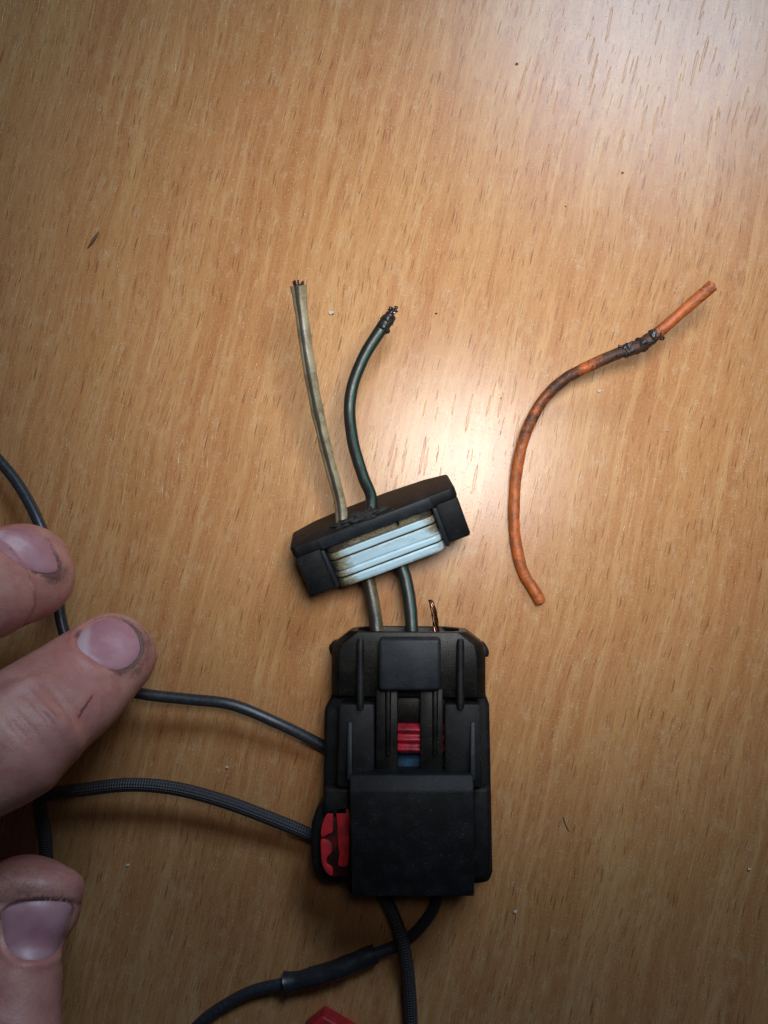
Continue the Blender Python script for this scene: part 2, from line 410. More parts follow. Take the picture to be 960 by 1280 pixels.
def lump(name, c, r, mat, parent=None, seed=0, squash=(1, 1, 1), rough=0.45, sub=2, flat=False):
    bm = bmesh.new(); bmesh.ops.create_icosphere(bm, subdivisions=sub, radius=1.0)
    for v in bm.verts:
        k = 1 + rough * mnoise.noise(v.co * 1.4 + Vector((seed * 3.7, seed, 0))) + rough * 0.5 * mnoise.noise(v.co * 3.1 + Vector((0, seed * 2.3, 0)))
        v.co = Vector((v.co.x * squash[0], v.co.y * squash[1], v.co.z * squash[2])) * (r * k)
    zmin = min(v.co.z for v in bm.verts)
    c = Vector(c)
    if flat: c = Vector((c.x, c.y, c.z - zmin))
    for v in bm.verts: v.co += c
    return from_bm(name, bm, mat, parent, sharp=0 if not flat else 30)

def closed(pts, n=96):
    P = np.array(pts, float); k = len(P); out = []
    for i in range(n):
        t = i / n * k; a = int(t); t -= a
        p0, p1, p2, p3 = P[(a - 1) % k], P[a % k], P[(a + 1) % k], P[(a + 2) % k]
        out.append(0.5 * ((2 * p1) + (-p0 + p2) * t + (2 * p0 - 5 * p1 + 4 * p2 - p3) * t * t + (-p0 + 3 * p1 - 3 * p2 + p3) * t ** 3))
    return np.array(out)

# ------------------------------------------------------------------ the table
bm = bmesh.new()
add_prism(bm, [Vector((x, y, -25)) for x, y in ((-380, -330), (320, -330), (320, 370), (-380, 370))],
          [Vector((x, y, 0)) for x, y in ((-380, -330), (320, -330), (320, 370), (-380, 370))])
table = from_bm('table_top', bm, M['wood'], bevel=1.0)
tag(table, 'beech-patterned laminate table top, scuffed, with fine dark flecks', kind='structure')

# ------------------------------------------------------------------ connector housing
Z0 = 2.5                                     # it lies on the two cables that run underneath
cc = at(508, 950, 0)
K = empty('connector_housing', (cc.x, cc.y, Z0))
tag(K, 'black plastic connector housing with square latch tab and red side lock', 'connector')
# lower shell: full outline, hollow end towards the loose cap
zs = Z0 + 8.0
out = [(405, 885), (414, 871), (414, 822), (438, 790), (588, 790), (607, 822), (607, 869), (612, 882), (616, 1092), (612, 1104), (598, 1106), (420, 1106), (402, 1098)]
pix_prism('lower_shell', [(x, y if y > 800 else y + 26) for x, y in out], Z0, zs, M['black'], K, bevel=0.9, seg=3)
# hollow collar at the wire end: floor, two walls and a roof
def collar():
    bm = bmesh.new()
    zt = Z0 + 11.5
    def ring(yp, k):
        pl = at(414, yp, Z0 + 9.6); pr = at(607, yp, Z0 + 9.6); ya = at(508, yp, zt).y
        x0, x1 = pl.x + k, pr.x - k
        outer = [(x0 + 3.6, Z0), (x1 - 3.6, Z0), (x1, Z0 + 3.2), (x1, Z0 + 9.6), (x1 - 1.6, zt), (x0 + 1.6, zt), (x0, Z0 + 9.6), (x0, Z0 + 3.2)]
        cx, cz = (x0 + x1) / 2, Z0 + 5.8
        inner = [(cx + (x - cx) * 0.86, cz + (z - cz) * 0.70) for x, z in outer]
        return [Vector((x, ya, z)) for x, z in outer], [Vector((x, ya, z)) for x, z in inner]
    ys = [(790, 3.6), (806, 0.5), (822, 0.0), (872, 0.0)]
    O, I = [], []
    for y, k in ys:
        o, i = ring(y, k); O.append([bm.verts.new(p) for p in o]); I.append([bm.verts.new(p) for p in i])
    n = 8
    for a in range(len(ys) - 1):
        for j in range(n):
            q = (j + 1) % n
            bm.faces.new((O[a][j], O[a][q], O[a + 1][q], O[a + 1][j]))
            bm.faces.new((I[a][q], I[a][j], I[a + 1][j], I[a + 1][q]))
    for j in range(n):
        q = (j + 1) % n
        bm.faces.new((O[0][q], O[0][j], I[0][j], I[0][q]))
        bm.faces.new((O[-1][j], O[-1][q], I[-1][q], I[-1][j]))
    return bm
from_bm('collar', collar(), M['grimy'], K, bevel=0.35)
for x0, x1 in ((410, 417), (604, 612)):      # catch bumps on the collar's sides
    pix_prism('catch', [(x0, 809), (x0 + 5, 802), (x1 + 14, 800), (x1 + 14, 822), (x0 + 3, 821)] if x0 < 500 else [(x0 - 12, 801), (x1 - 6, 804), (x1, 814), (x1 - 1, 822), (x0 - 12, 822)], Z0 + 4.5, Z0 + 8.5, M['grimy'], K, bevel=0.5)
ZT = Z0 + 11.5
# back plate behind the cavity, in which the wires end
pix_prism('cavity_wall', [(446, 850), (576, 850), (576, 872), (446, 872)], Z0 + 1.2, Z0 + 10.5, M['grimy'], K, bevel=0.2)
# shoulders left and right of the central channel
pix_prism('shoulder', [(424, 880), (468, 880), (468, 985), (421, 985)], zs - 1, Z0 + 12.6, M['black'], K, bevel=0.55)
pix_prism('shoulder', [(555.5, 880), (601, 880), (604, 985), (555.5, 985)], zs - 1, Z0 + 12.6, M['black'], K, bevel=0.55)
# channel floors with the open window between them
pix_prism('channel_floor', [(470, 862), (497, 862), (497, 985), (470, 985)], Z0 + 8.2, Z0 + 11.9, M['grimy'], K, bevel=0.2)
pix_prism('channel_floor', [(525, 862), (553.5, 862), (553.5, 985), (525, 985)], Z0 + 8.2, Z0 + 11.9, M['grimy'], K, bevel=0.2)
pix_prism('window_sill', [(494, 866), (528, 866), (528, 904), (494, 904)], Z0 + 7.5, Z0 + 9.8, M['grimy'], K, bevel=0.25)
for xa, xb in ((481, 489), (540, 548)):      # thin rails running down from the latch tab
    pix_prism('rail', [(xa, 858), (xb, 858), (xb - 1, 946), (xa + 1, 946)], Z0 + 11.7, Z0 + 12.6, M['grimy'], K, bevel=0.4, seg=3)
for xa, xb in ((446, 455), (571, 580)):      # rounded guide ribs on the collar
    a = at((xa + xb) / 2, 804, ZT + 0.6); b = at((xa + xb) / 2, 884, ZT + 1.6)
    tube('guide_rib', [a + Vector((0, 0.6, -0.6)), a, (a + b) / 2, b, b + Vector((0, -0.4, -0.5))], 0.72, M['black'], K, nseg=14, roundcap=0.9)
# latch tab
tabz = Z0 + 15.0
pix_prism('latch_tab', [(473, 798), (551, 798), (551, 864), (473, 864)], Z0 + 11.2, tabz, M['tab'], K, bevel=0.75, seg=3)
# red ribbed seal ring and blue insert seen through the window
def ribbed(name, x0, x1, y0, y1, zc, r, nrib, mat):
    pa = at(x0, y0, zc + r); pb = at(x1, y1, zc + r); L = pa.y - pb.y; xc = (pa.x + pb.x) / 2; hx = (pb.x - pa.x) / 2
    v, f = [], []; n = 40; m = nrib * 12 + 1
    for i in range(m):
        t = i / (m - 1); off = 0.28 * math.cos(2 * math.pi * nrib * t) * (-1) if nrib else 0
        e = min(t, 1 - t) * L
        off -= 0.4 * max(0, 1 - e / 0.4) ** 2
        for j in range(n):
            th = 2 * math.pi * j / n; cx, sx = math.cos(th), math.sin(th)
            v.append((xc + (hx + off) * math.copysign(abs(cx) ** 0.45, cx), pa.y - t * L, zc + (r + off) * math.copysign(abs(sx) ** 0.6, sx)))
    for i in range(m - 1):
        for j in range(n):
            k = (j + 1) % n; f.append((i * n + j, (i + 1) * n + j, (i + 1) * n + k, i * n + k))
    f.append(list(range(n))); f.append(list(range((m - 1) * n, m * n))[::-1])
    return obj(name, v, f, mat, K, sharp=70)
ribbed('seal_ring', 489, 557, 906, 944, Z0 + 8.6, 2.4, 3, M['redseal'])
ribbed('blue_insert', 489, 557, 946, 975, Z0 + 7.8, 2.0, 0 or 1, M['blue'])
# raised rear cover with its sloping front
zc = Z0 + 16.5
bm = bmesh.new()
f0 = [at(437, 968, zc - 1.25), at(591, 968, zc - 1.25)]; f1 = [at(437, 989, zc), at(592, 989, zc)]; f2 = [at(440, 1121, zc), at(593, 1121, zc)]
low = [Vector((f0[0].x, f0[0].y, zs - 1.5)), Vector((f0[1].x, f0[1].y, zs - 1.5)), Vector((f2[1].x, f2[1].y, Z0 + 1)), Vector((f2[0].x, f2[0].y, Z0 + 1))]
vL = [bm.verts.new(p) for p in low]; v0 = [bm.verts.new(p) for p in f0]; v1 = [bm.verts.new(p) for p in f1]; v2 = [bm.verts.new(p) for p in f2]
bm.faces.new((vL[0], vL[1], v0[1], v0[0])); bm.faces.new((v0[0], v0[1], v1[1], v1[0])); bm.faces.new((v1[0], v1[1], v2[1], v2[0]))
bm.faces.new((v2[0], v2[1], vL[2], vL[3])); bm.faces.new(vL); bm.faces.new((vL[1], vL[2], v2[1], v1[1], v0[1])); bm.faces.new((vL[3], vL[0], v0[0], v1[0], v2[0]))
from_bm('rear_cover', bm, M['black'], K, bevel=0.35)
for xa, xb in ((434, 440), (588, 594)):      # gusset ribs rising to the cover
    a = at((xa + xb) / 2, 902, Z0 + 12.8); b = at((xa + xb) / 2, 970, zc - 1.3); w = 0.45
    bm = bmesh.new()
    add_prism(bm, [Vector((a.x - w, a.y, Z0 + 12)), Vector((a.x + w, a.y, Z0 + 12)), Vector((b.x + w, b.y - 0.8, Z0 + 12)), Vector((b.x - w, b.y - 0.8, Z0 + 12))],
              [Vector((a.x - w, a.y, Z0 + 12.9)), Vector((a.x + w, a.y, Z0 + 12.9)), Vector((b.x + w, b.y - 0.8, zc - 1.4)), Vector((b.x - w, b.y - 0.8, zc - 1.4))])
    from_bm('gusset', bm, M['tab'], K, bevel=0.2)
# flank along the cover
pix_prism('flank', [(404, 985), (438, 985), (438, 1022), (403, 1022)], zs - 1, Z0 + 11.0, M['black'], K, bevel=0.8, seg=3)
pix_prism('flank', [(590, 985), (612, 985), (614, 1092), (608, 1101), (590, 1102)], zs - 1, Z0 + 10.6, M['black'], K, bevel=0.9, seg=3)
pix_prism('lower_lip', [(428, 1095), (591, 1095), (591, 1118), (437, 1118)], Z0 + 0.6, Z0 + 9.0, M['black'], K, bevel=0.4)
# red lock in a black holder on the left flank
zr = Z0 + 11.0
pix_prism('lock_holder', [(404, 1000), (440, 1000), (440, 1104), (412, 1104), (400, 1100), (391, 1088), (388, 1070), (389, 1030), (394, 1014)], Z0 + 1.0, zr - 1.6, M['black'], K, bevel=0.7, seg=3)
lockp = [(417, 1011), (437, 1011), (437, 1042), (434, 1043), (437, 1047), (436, 1096), (416, 1097), (407, 1092), (401, 1080), (400, 1068), (400, 1048), (401, 1034), (406, 1021)]
lock = pix_prism('red_lock', lockp, zr - 2.4, zr - 0.55, M['redgrime'], K, bevel=0.4, seg=3)
lock['label'] = 'red lock slider with grime in its grooves'
for g in ([(416, 1014), (416, 1030), (415.5, 1040), (410, 1043), (402, 1046.5), (401.5, 1036), (405, 1024), (410, 1016)],
          [(401, 1050), (409, 1051), (414.5, 1056), (414, 1066), (409, 1072), (408.5, 1080), (415, 1085), (415.5, 1095), (408, 1091), (402.5, 1080), (401, 1065)],
          [(421.5, 1013), (436.5, 1013), (436.5, 1040), (434, 1043), (436.5, 1047), (436, 1070), (433.5, 1082), (423, 1082), (424, 1068), (422, 1050), (421.5, 1030)]):
    pix_prism('raised_pad', [tuple(q) for q in closed(g, 36)], zr - 0.9, zr, M['red'], lock, bevel=0.28, seg=2)

# ------------------------------------------------------------------ loose cap with white seal
CR = Matrix.Rotation(math.radians(20.5), 4, 'Z') @ Matrix.Rotation(math.radians(20), 4, 'X')
ctr = at(474, 664, 8.3)
CAP = empty('wire_cap', ctr, CR)
tag(CAP, 'loose black wire cap holding a soiled white ribbed seal', 'wire cap')
CAPM = Matrix.Translation(ctr) @ CR
def capw(u, w, n): return CAPM @ Vector((u, w, n))
W = 16.6
# flange plate with a bowed underside
bm = bmesh.new()
prof = [(-W, 6.2), (-W + 0.8, 7.0), (W - 0.8, 7.0), (W, 6.2), (W, -3.5), (12, -5.6), (4, -6.8), (-4, -6.8), (-12, -5.6), (-W, -3.0)]
add_prism(bm, [Vector((x, 2.9, z)) for x, z in prof], [Vector((x, 5.2, z)) for x, z in prof])
from_bm('flange', bm, M['black'], CAP, local=True, bevel=0.45, seg=2)
box('flange_ledge', -11.0, 11.6, 2.75, 5.0, 6.0, 7.15, M['tab'], CAP, 0.3)
box('arm', -W + 0.1, -11.2, -5.6, 3.1, -4.0, 6.6, M['black'], CAP, 0.6)
box('arm', 12.0, W - 0.1, -5.2, 3.1, -4.0, 6.7, M['black'], CAP, 0.6)
box('arm_lip', -11.4, -10.6, -5.5, 2.6, -4.0, 7.0, M['tab'], CAP, 0.3)
box('arm_lip', 11.2, 12.1, -5.5, 2.6, -4.0, 7.0, M['tab'], CAP, 0.3)
box('split_mark', 4.2, 4.5, 2.0, 5.25, 6.2, 7.04, M['grimy'], CAP, 0.05)
# the seal: ribs running all the way round a rounded block
def seal():
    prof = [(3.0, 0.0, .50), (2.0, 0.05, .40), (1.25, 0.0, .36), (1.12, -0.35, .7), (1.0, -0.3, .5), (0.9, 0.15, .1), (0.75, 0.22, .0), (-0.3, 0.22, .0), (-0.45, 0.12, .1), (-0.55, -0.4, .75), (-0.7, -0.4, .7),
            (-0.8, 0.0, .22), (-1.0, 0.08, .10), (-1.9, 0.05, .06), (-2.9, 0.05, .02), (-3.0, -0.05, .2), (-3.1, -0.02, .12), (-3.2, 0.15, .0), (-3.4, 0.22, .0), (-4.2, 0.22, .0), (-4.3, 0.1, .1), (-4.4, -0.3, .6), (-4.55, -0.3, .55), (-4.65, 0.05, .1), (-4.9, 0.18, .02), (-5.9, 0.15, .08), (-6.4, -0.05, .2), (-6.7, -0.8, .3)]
    dense = []
    for i in range(len(prof) - 1):
        for k in range(4):
            t = k / 4; dense.append(tuple(prof[i][q] * (1 - t) + prof[i + 1][q] * t for q in range(3)))
    dense.append(prof[-1])
    U, N, r, cu = 10.9, 5.6, 1.6, 0.3
    loop = []
    def seg(x0, z0, x1, z1, m):
        for k in range(m): loop.append((x0 + (x1 - x0) * k / m, z0 + (z1 - z0) * k / m, None))
    base = []
    for cx, cz, a0 in ((U - r, N - r, 0), (-U + r, N - r, 90), (-U + r, -N + r, 180), (U - r, -N + r, 270)):
        for k in range(7):
            a = math.radians(a0 + 90 * k / 6); base.append((cx, cz, math.cos(a), math.sin(a)))
    ring = []
    for i, (cx, cz, ca, sa) in enumerate(base):
        ring.append((cx, cz, ca, sa))
        nx = base[(i + 1) % len(base)]
        if abs(nx[0] - cx) > 3 or abs(nx[1] - cz) > 3:
            m = 36 if abs(nx[0] - cx) > 3 else 8
            for k in range(1, m): ring.append((cx + (nx[0] - cx) * k / m, cz + (nx[1] - cz) * k / m, ca, sa))
    v, f, soil = [], [], []; n = len(ring)
    for w, off, d in dense:
        for cx, cz, ca, sa in ring:
            x = cu + cx + ca * (r + off); z = cz + sa * (r + off)
            x += 0.05 * mnoise.noise(Vector((x * .6, w, z * .6))); z += 0.07 * mnoise.noise(Vector((x * .5, w * 0.7, z + 9)))
            v.append((x, w, z))
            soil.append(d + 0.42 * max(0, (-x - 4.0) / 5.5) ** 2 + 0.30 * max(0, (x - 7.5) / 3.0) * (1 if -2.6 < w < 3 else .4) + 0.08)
    for i in range(len(dense) - 1):
        for j in range(n):
            k = (j + 1) % n; f.append((i * n + j, (i + 1) * n + j, (i + 1) * n + k, i * n + k))
    f.append(list(range(n))); f.append(list(range((len(dense) - 1) * n, len(dense) * n))[::-1])
    return obj('white_seal', v, f, M['seal'], CAP, local=True, attrs={'soil': soil}, sharp=55)
ws = seal(); ws['label'] = 'white ribbed rubber seal smeared with brown grime'
# crumbly grime round the wire holes at the back of the flange
bm = bmesh.new(); bmesh.ops.create_icosphere(bm, subdivisions=5, radius=1.0)
for v in bm.verts:
    k = 1 + 0.55 * mnoise.noise(v.co * 2.2) + 0.35 * mnoise.noise(Vector((v.co.x * 9, v.co.y * 4, v.co.z * 5))) + 0.22 * mnoise.noise(Vector((v.co.x * 22, v.co.y * 9, v.co.z * 11)))
    v.co = Vector((-2.4 + 4.2 * v.co.x * k, 5.0 + 1.1 * v.co.y * k, 4.4 + 2.3 * v.co.z * k))
from_bm('grime_crust', bm, M['grime'], CAP, local=True, sharp=0)

# ------------------------------------------------------------------ wires through the cap
g = lambda: None
endz = Z0 + 8.2
b_back = capw(-6.6, 5.2, 2.2); b_front = capw(-5.0, -6.6, -0.5)
beige = empty('beige_wire', (b_back.x, b_back.y, 0))
tag(beige, 'long dirty beige wire with a dark stripe, cut ragged at its raised end', 'wire')
ptsB = [(373, 357, 26), (378, 400, 24), (386, 455, 22), (397, 515, 18.5), (411, 575, 15), (425, 628, 11.6)]
def radB(s, L): return 1.17 + 0.32 * math.exp(-s / 2.2) + 0.035 * math.sin(s * 0.9)
up_b = tube('insulation', pix(ptsB) + [capw(-6.6, 3.0, 2.0)], radB, M['beige'], beige, nseg=28, step=0.5, lump=0.08)
low_b = [at(451, 695, 7.2), at(461, 728, 8.2), at(467, 760, 9.2), at(471, 789, endz), at(472, 812, endz - 0.5), at(473, 845, endz - 1)]
lb = tube('lower_insulation', low_b, 1.36, M['beige_low'], beige, nseg=28, step=0.5, lump=0.10)
p0 = Vector(at(373, 357, 26)); dirB = (at(373, 357, 26) - at(378, 400, 24)).normalized()
for i in range(9):                            # frayed blackened strand ends
    a = i / 9 * 2 * math.pi; off = RGT * (0.75 * math.cos(a)) + Vector((0, 0, 0.75 * math.sin(a)))
    tube('strand', [p0 + off * 0.8 - dirB * 1.0, p0 + off, p0 + off * (1.2 + 0.5 * random.random()) + dirB * (0.35 + 0.7 * random.random())], 0.16, M['grime'] if i % 3 else M['copper'], beige, nseg=6, step=0.2)

gr_back = capw(-1.0, 5.2, 3.0)
green = empty('green_striped_wire', (gr_back.x, gr_back.y, 0))
tag(green, 'curved black wire with a green stripe and a charred end', 'wire')
ptsG = [(486, 398, 17.5), (474, 415, 17.4), (455, 446, 17), (441, 482, 16.5), (437, 516, 16), (442, 556, 14.4), (454, 596, 12.8), (464, 622, 11.4)]
tube('insulation', pix(ptsG) + [capw(-0.9, 3.0, 1.8)], lambda s, L: 1.14 + 0.10 * math.exp(-s / 3.0), M['green'], green, nseg=28, step=0.5, lump=0.05)
low_g = [at(488, 675, 7.4), at(503, 710, 8.4), at(511, 745, 9.4), at(515, 789, endz), at(515, 812, endz - 0.5), at(515, 845, endz - 1)]
tube('lower_insulation', low_g, 1.28, M['green'], green, nseg=28, step=0.5, lump=0.08)
for i, (x, y, z, r) in enumerate(((484, 401, 17.7, 1.15), (480, 407, 18.0, 1.0), (487, 396, 17.6, .95), (489, 391, 17.7, .6), (493, 388, 17.6, .5), (488, 386, 17.6, .45), (495, 385, 17.4, .35), (483, 413, 17.2, .7))):
    lump('char_lump', at(x, y, z), r, M['char'], green, seed=20 + i, rough=0.7)
for i, (dx, dy) in enumerate(((6, -5), (9, -2), (3, -6))):
    a = at(488, 392, 17.6); tube('strand', [a, at(488 + dx * .6, 392 + dy * .6, 17.8), at(488 + dx, 391 + dy, 17.4)], 0.15, M['copper'] if i == 1 else M['char'], green, nseg=6, step=0.2)

# bare copper ends sticking out of the housing
cu = at(545, 790, endz)
COP = empty('copper_wire', (cu.x, cu.y, Z0))
tag(COP, 'short bent bare copper strands sticking out of the connector', 'copper wire')
path = pix([(547, 835, endz - 1), (545.5, 800, endz), (545, 785, endz + 0.2), (543, 768, endz + 0.6), (539.5, 754, endz + 0.8), (537.5, 750, endz - 0.2)])
C_ = crom(path, 60)
for k in range(5):
    pts = []
    for i, p in enumerate(C_):
        a = i * 0.16 + k * 2 * math.pi / 5; r = 0.36 * (1 - 0.55 * max(0, i - 48) / 12)
        pts.append(Vector(p) + RGT * (r * math.cos(a)) + Vector((0, 0, r * math.sin(a))))
    tube('strand', pts, 0.24, M['copper'], COP, nseg=8, step=0.3, roundcap=0.2)

# ------------------------------------------------------------------ loose orange wire
ptsO = [(677, 755, 1.2), (668, 738, 1.25), (653, 712, 1.3), (644, 670, 1.35), (643, 625, 1.5), (648, 577, 2.4), (659, 537, 3.4), (679, 500, 4.8), (706, 474, 6.4),
        (738, 457, 8.2), (772, 442, 10), (800, 432, 11.4), (826, 413, 12.8), (858, 385, 14.2), (893, 355, 15.5)]
orr = empty('orange_wire', at(677, 755, 0))
tag(orr, 'loose curved orange wire, scorched black near its bend', 'wire')
burnc = at(795, 432, 7.6)
def burn(v, s, L):
    f = s / L
    b = 0.15 + 0.14 * np.exp(-((f - 0.50) / 0.10) ** 2) + 0.36 * np.exp(-((f - 0.78) / 0.06) ** 2) + 0.16 * np.exp(-((f - 0.63) / 0.06) ** 2) + 0.08 * np.exp(-((f - 0.97) / 0.03) ** 2) - 0.22 * np.exp(-((f - 0.90) / 0.035) ** 2)
    return {'burn': b}
def radO(s, L):
    f = s / L
    return 1.14 + 0.10 * math.exp(-((f - .80) / .035) ** 2) + 0.03 * math.sin(s * 0.7) - 0.10 * math.exp(-((f - .9) / .03) ** 2)
tube('insulation', pix(ptsO), radO, M['orange'], orr, nseg=28, step=0.4, lump=0.07, lumpscale=0.7, roundcap=0.3, attr=burn)
rng = random.Random(3)
cp = pix([(762, 446.5, 9.5), (772, 442, 10), (786, 437.5, 10.7), (800, 432, 11.4), (813, 423.5, 12.1), (826, 413, 12.8), (832, 408, 13.1)])
def radC(s_, L):
    e = min(s_, L - s_) / L
    return 0.95 + 0.52 * min(1.0, e * 4) + 0.12 * math.sin(s_ * 2.1) * min(1, e * 4)
v_, f_, uv_, s__, L__ = tube_data(cp, radC, nseg=44, step=0.14)
cen = crom(cp, len(v_) // 44)
for i in range(len(v_)):
    p = Vector(v_[i]); c0 = Vector(cen[i // 44]); d_ = (p - c0)
    k = 0.55 * mnoise.noise(p * 0.9 + Vector((3, 1, 0))) + 0.30 * mnoise.noise(p * 2.2) + 0.16 * mnoise.noise(p * 5.0)
    v_[i] = c0 + d_ * (0.82 + k * 0.5)
obj('char_crust', v_, f_, M['char'], orr, uv=uv_, sharp=0)
for i, (x, y, z, r) in enumerate(((826, 423, 12.0, .4), (777, 434, 10.8, .45), (790, 429.5, 11.4, .4), (802, 425, 12.2, .35))):
    lump('char_flake', at(x, y, z), r, M['char'], orr, seed=77 + i, squash=(1.4, 1, .8), rough=0.9, sub=3)

# ------------------------------------------------------------------ two long cables
ptsA = [(-420, 300, 1.2), (-300, 340, 1.2), (-180, 400, 1.5), (-75, 490, 3), (-35, 540, 4), (0, 577, 5), (27, 612, 6), (52, 662, 8), (68, 722, 9), (78, 782, 10), (96, 826, 9.6), (132, 856, 9.0), (182, 868, 7.6), (235, 874, 6.6), (290, 881, 6.0), (345, 903, 5.0), (405, 933, 2.6),
        (455, 965, 1.2), (510, 1025, 1.2), (547, 1085, 1.2), (545, 1128, 1.3), (522, 1163, 1.25), (495, 1182, 1.2), (465, 1194, 1.5), (415, 1214, 1.9), (362, 1228, 1.7), (318, 1238, 1.4), (280, 1257, 1.2), (248, 1281, 1.2), (215, 1320, 1.2), (190, 1380, 1.2), (175, 1480, 1.2), (190, 1600, 1.2), (240, 1750, 1.2), (300, 1900, 1.2)]
cab = empty('smooth_cable', at(290, 881, 0))
tag(cab, 'smooth black cable held by the fingers, joined with a black sleeve below the connector', 'cable')
tube('cable_jacket', pix(ptsA), 1.14, M['cable'], cab, nseg=20, step=0.8)
sl = [(469, 1192.5, 1.6), (450, 1200, 1.9), (415, 1214, 2.0), (385, 1222.5, 2.0), (358, 1229, 1.8)]
tube('shrink_sleeve', pix(sl), lambda s, L: 1.72 + 0.22 * (1 - abs(2 * s / L - 1)) + 0.55 * math.exp(-(L - s) / 0.9) + 0.10 * math.exp(-s / 0.6) + 0.06 * math.sin(s * 1.1), M['sleeve'], cab, nseg=28, step=0.35, lump=0.18, lumpscale=0.4)
ptsC = [(-220, 1800, 1.4), (-120, 1640, 1.4), (-20, 1490, 1.6), (34, 1350, 2.6), (50, 1240, 4.5), (57, 1150, 6), (58, 1090, 7), (56, 1045, 8), (50, 1012, 8.4), (52, 996, 8.4), (66, 992, 8.2), (105, 987, 8), (160, 981, 8), (215, 985, 7.5), (275, 1000, 6.5), (335, 1022, 5), (392, 1046, 3.0),
        (430, 1070, 1.4), (462, 1096, 1.35), (482, 1125, 1.8), (498, 1160, 3.2), (507, 1195, 3.0), (512, 1240, 1.8), (514, 1290, 1.4), (512, 1360, 1.4), (500, 1480, 1.4), (470, 1620, 1.4), (450, 1800, 1.4), (460, 1960, 1.4)]
br = tube('braided_cable', pix(ptsC), 1.33, M['braid'], None, nseg=24, step=0.5)
tag(br, 'black braided cable running from under the thumb beneath the connector', 'cable')

# ------------------------------------------------------------------ red piece at the bottom edge
rp = empty('red_plastic_piece', at(415, 1290, 0))
tag(rp, 'bright red plastic piece at the bottom edge of the photo', 'plastic piece')
zt_ = 4.2
low = [at(407, 1255, 0), at(447, 1279, 0), at(425, 1335, 0), at(370, 1302, 0), at(384, 1273, 0)]
bm = bmesh.new()
add_prism(bm, [Vector((p.x, p.y, 0.02)) for p in low], [Vector((p.x, p.y, zt_)) for p in low])
from_bm('block', bm, M['red'], rp, bevel=0.5, seg=3)
pix_prism('raised_edge', [(388, 1292), (396, 1286), (424, 1304), (412, 1330), (380, 1312)], zt_ - 0.5, zt_ + 0.9, M['red'], rp, bevel=0.3)

# ------------------------------------------------------------------ the hand
def finger(pts, tipr=None, n=90, seg=40, ratio=0.86, tipl=1.0, roll=0.0):
    """closed loft; pts from base to tip: (px, py, z, half width px). The last point is the centre of the rounded tip."""
    cs = [];
    for x, y, z, hw in pts:
        p = at(x, y, z); cs.append((p.x, p.y, p.z, hw / ppm(p)))
    return loft(cs, n, seg, ratio, tipl, roll)
def loft(cs, n=90, seg=40, ratio=0.86, tipl=1.0, roll=0.0):
    R = crom(cs, n)
    end = R[-1]; dirv = R[-1, :3] - R[-4, :3]; dirv /= np.linalg.norm(dirv)
    ext = []
    for k in range(1, 15):
        a = k / 14 * math.pi / 2
        ext.append([*(end[:3] + dirv * end[3] * tipl * math.sin(a)), end[3] * max(0.02, math.cos(a)) ** 0.85])
    R = np.vstack([R, ext])
    T = np.gradient(R[:, :3], axis=0); T /= np.linalg.norm(T, axis=1)[:, None]
    v, f = [], []
    for i in range(len(R)):
        a = np.cross(T[i], [0, 0, 1.0]); a /= np.linalg.norm(a); b = np.cross(a, T[i])
        cr, sr = math.cos(roll), math.sin(roll); a, b = a * cr + b * sr, b * cr - a * sr
        for j in range(seg):
            th = 2 * math.pi * j / seg; c_, s_ = math.cos(th), math.sin(th)
            hh = ratio * (0.95 if s_ > 0 else 1.05)
            v.append(R[i, :3] + R[i, 3] * (a * math.copysign(abs(c_) ** 0.95, c_) + b * hh * math.copysign(abs(s_) ** 0.92, s_)))
    m = len(R)
    for i in range(m - 1):
        for j in range(seg):
            k = (j + 1) % seg; f.append((i * seg + j, i * seg + k, (i + 1) * seg + k, (i + 1) * seg + j))
    f.append([j for j in range(seg)][::-1]); f.append([(m - 1) * seg + j for j in range(seg)])
    return v, f
FINGERS = []
index_pts = [(0, 932, 36, 80), (30, 906, 33, 75), (60, 884, 29, 71), (90, 862, 25, 67), (118, 838, 21, 61), (138, 821, 18.5, 55)]
middle_pts = [(-90, 752, 44, 80), (-45, 737, 37, 72), (0, 724, 30, 66), (27, 717, 27, 63)]
thumb_pts = [(-8, 1330, 34, 80), (0, 1285, 31, 70), (5, 1240, 28, 66), (12, 1195, 26, 61), (22, 1160, 24, 62), (33, 1132, 23, 67)]
def mm(pts):
    return [(*(at(x, y, z)), hw / ppm(at(x, y, z))) for x, y, z, hw in pts]
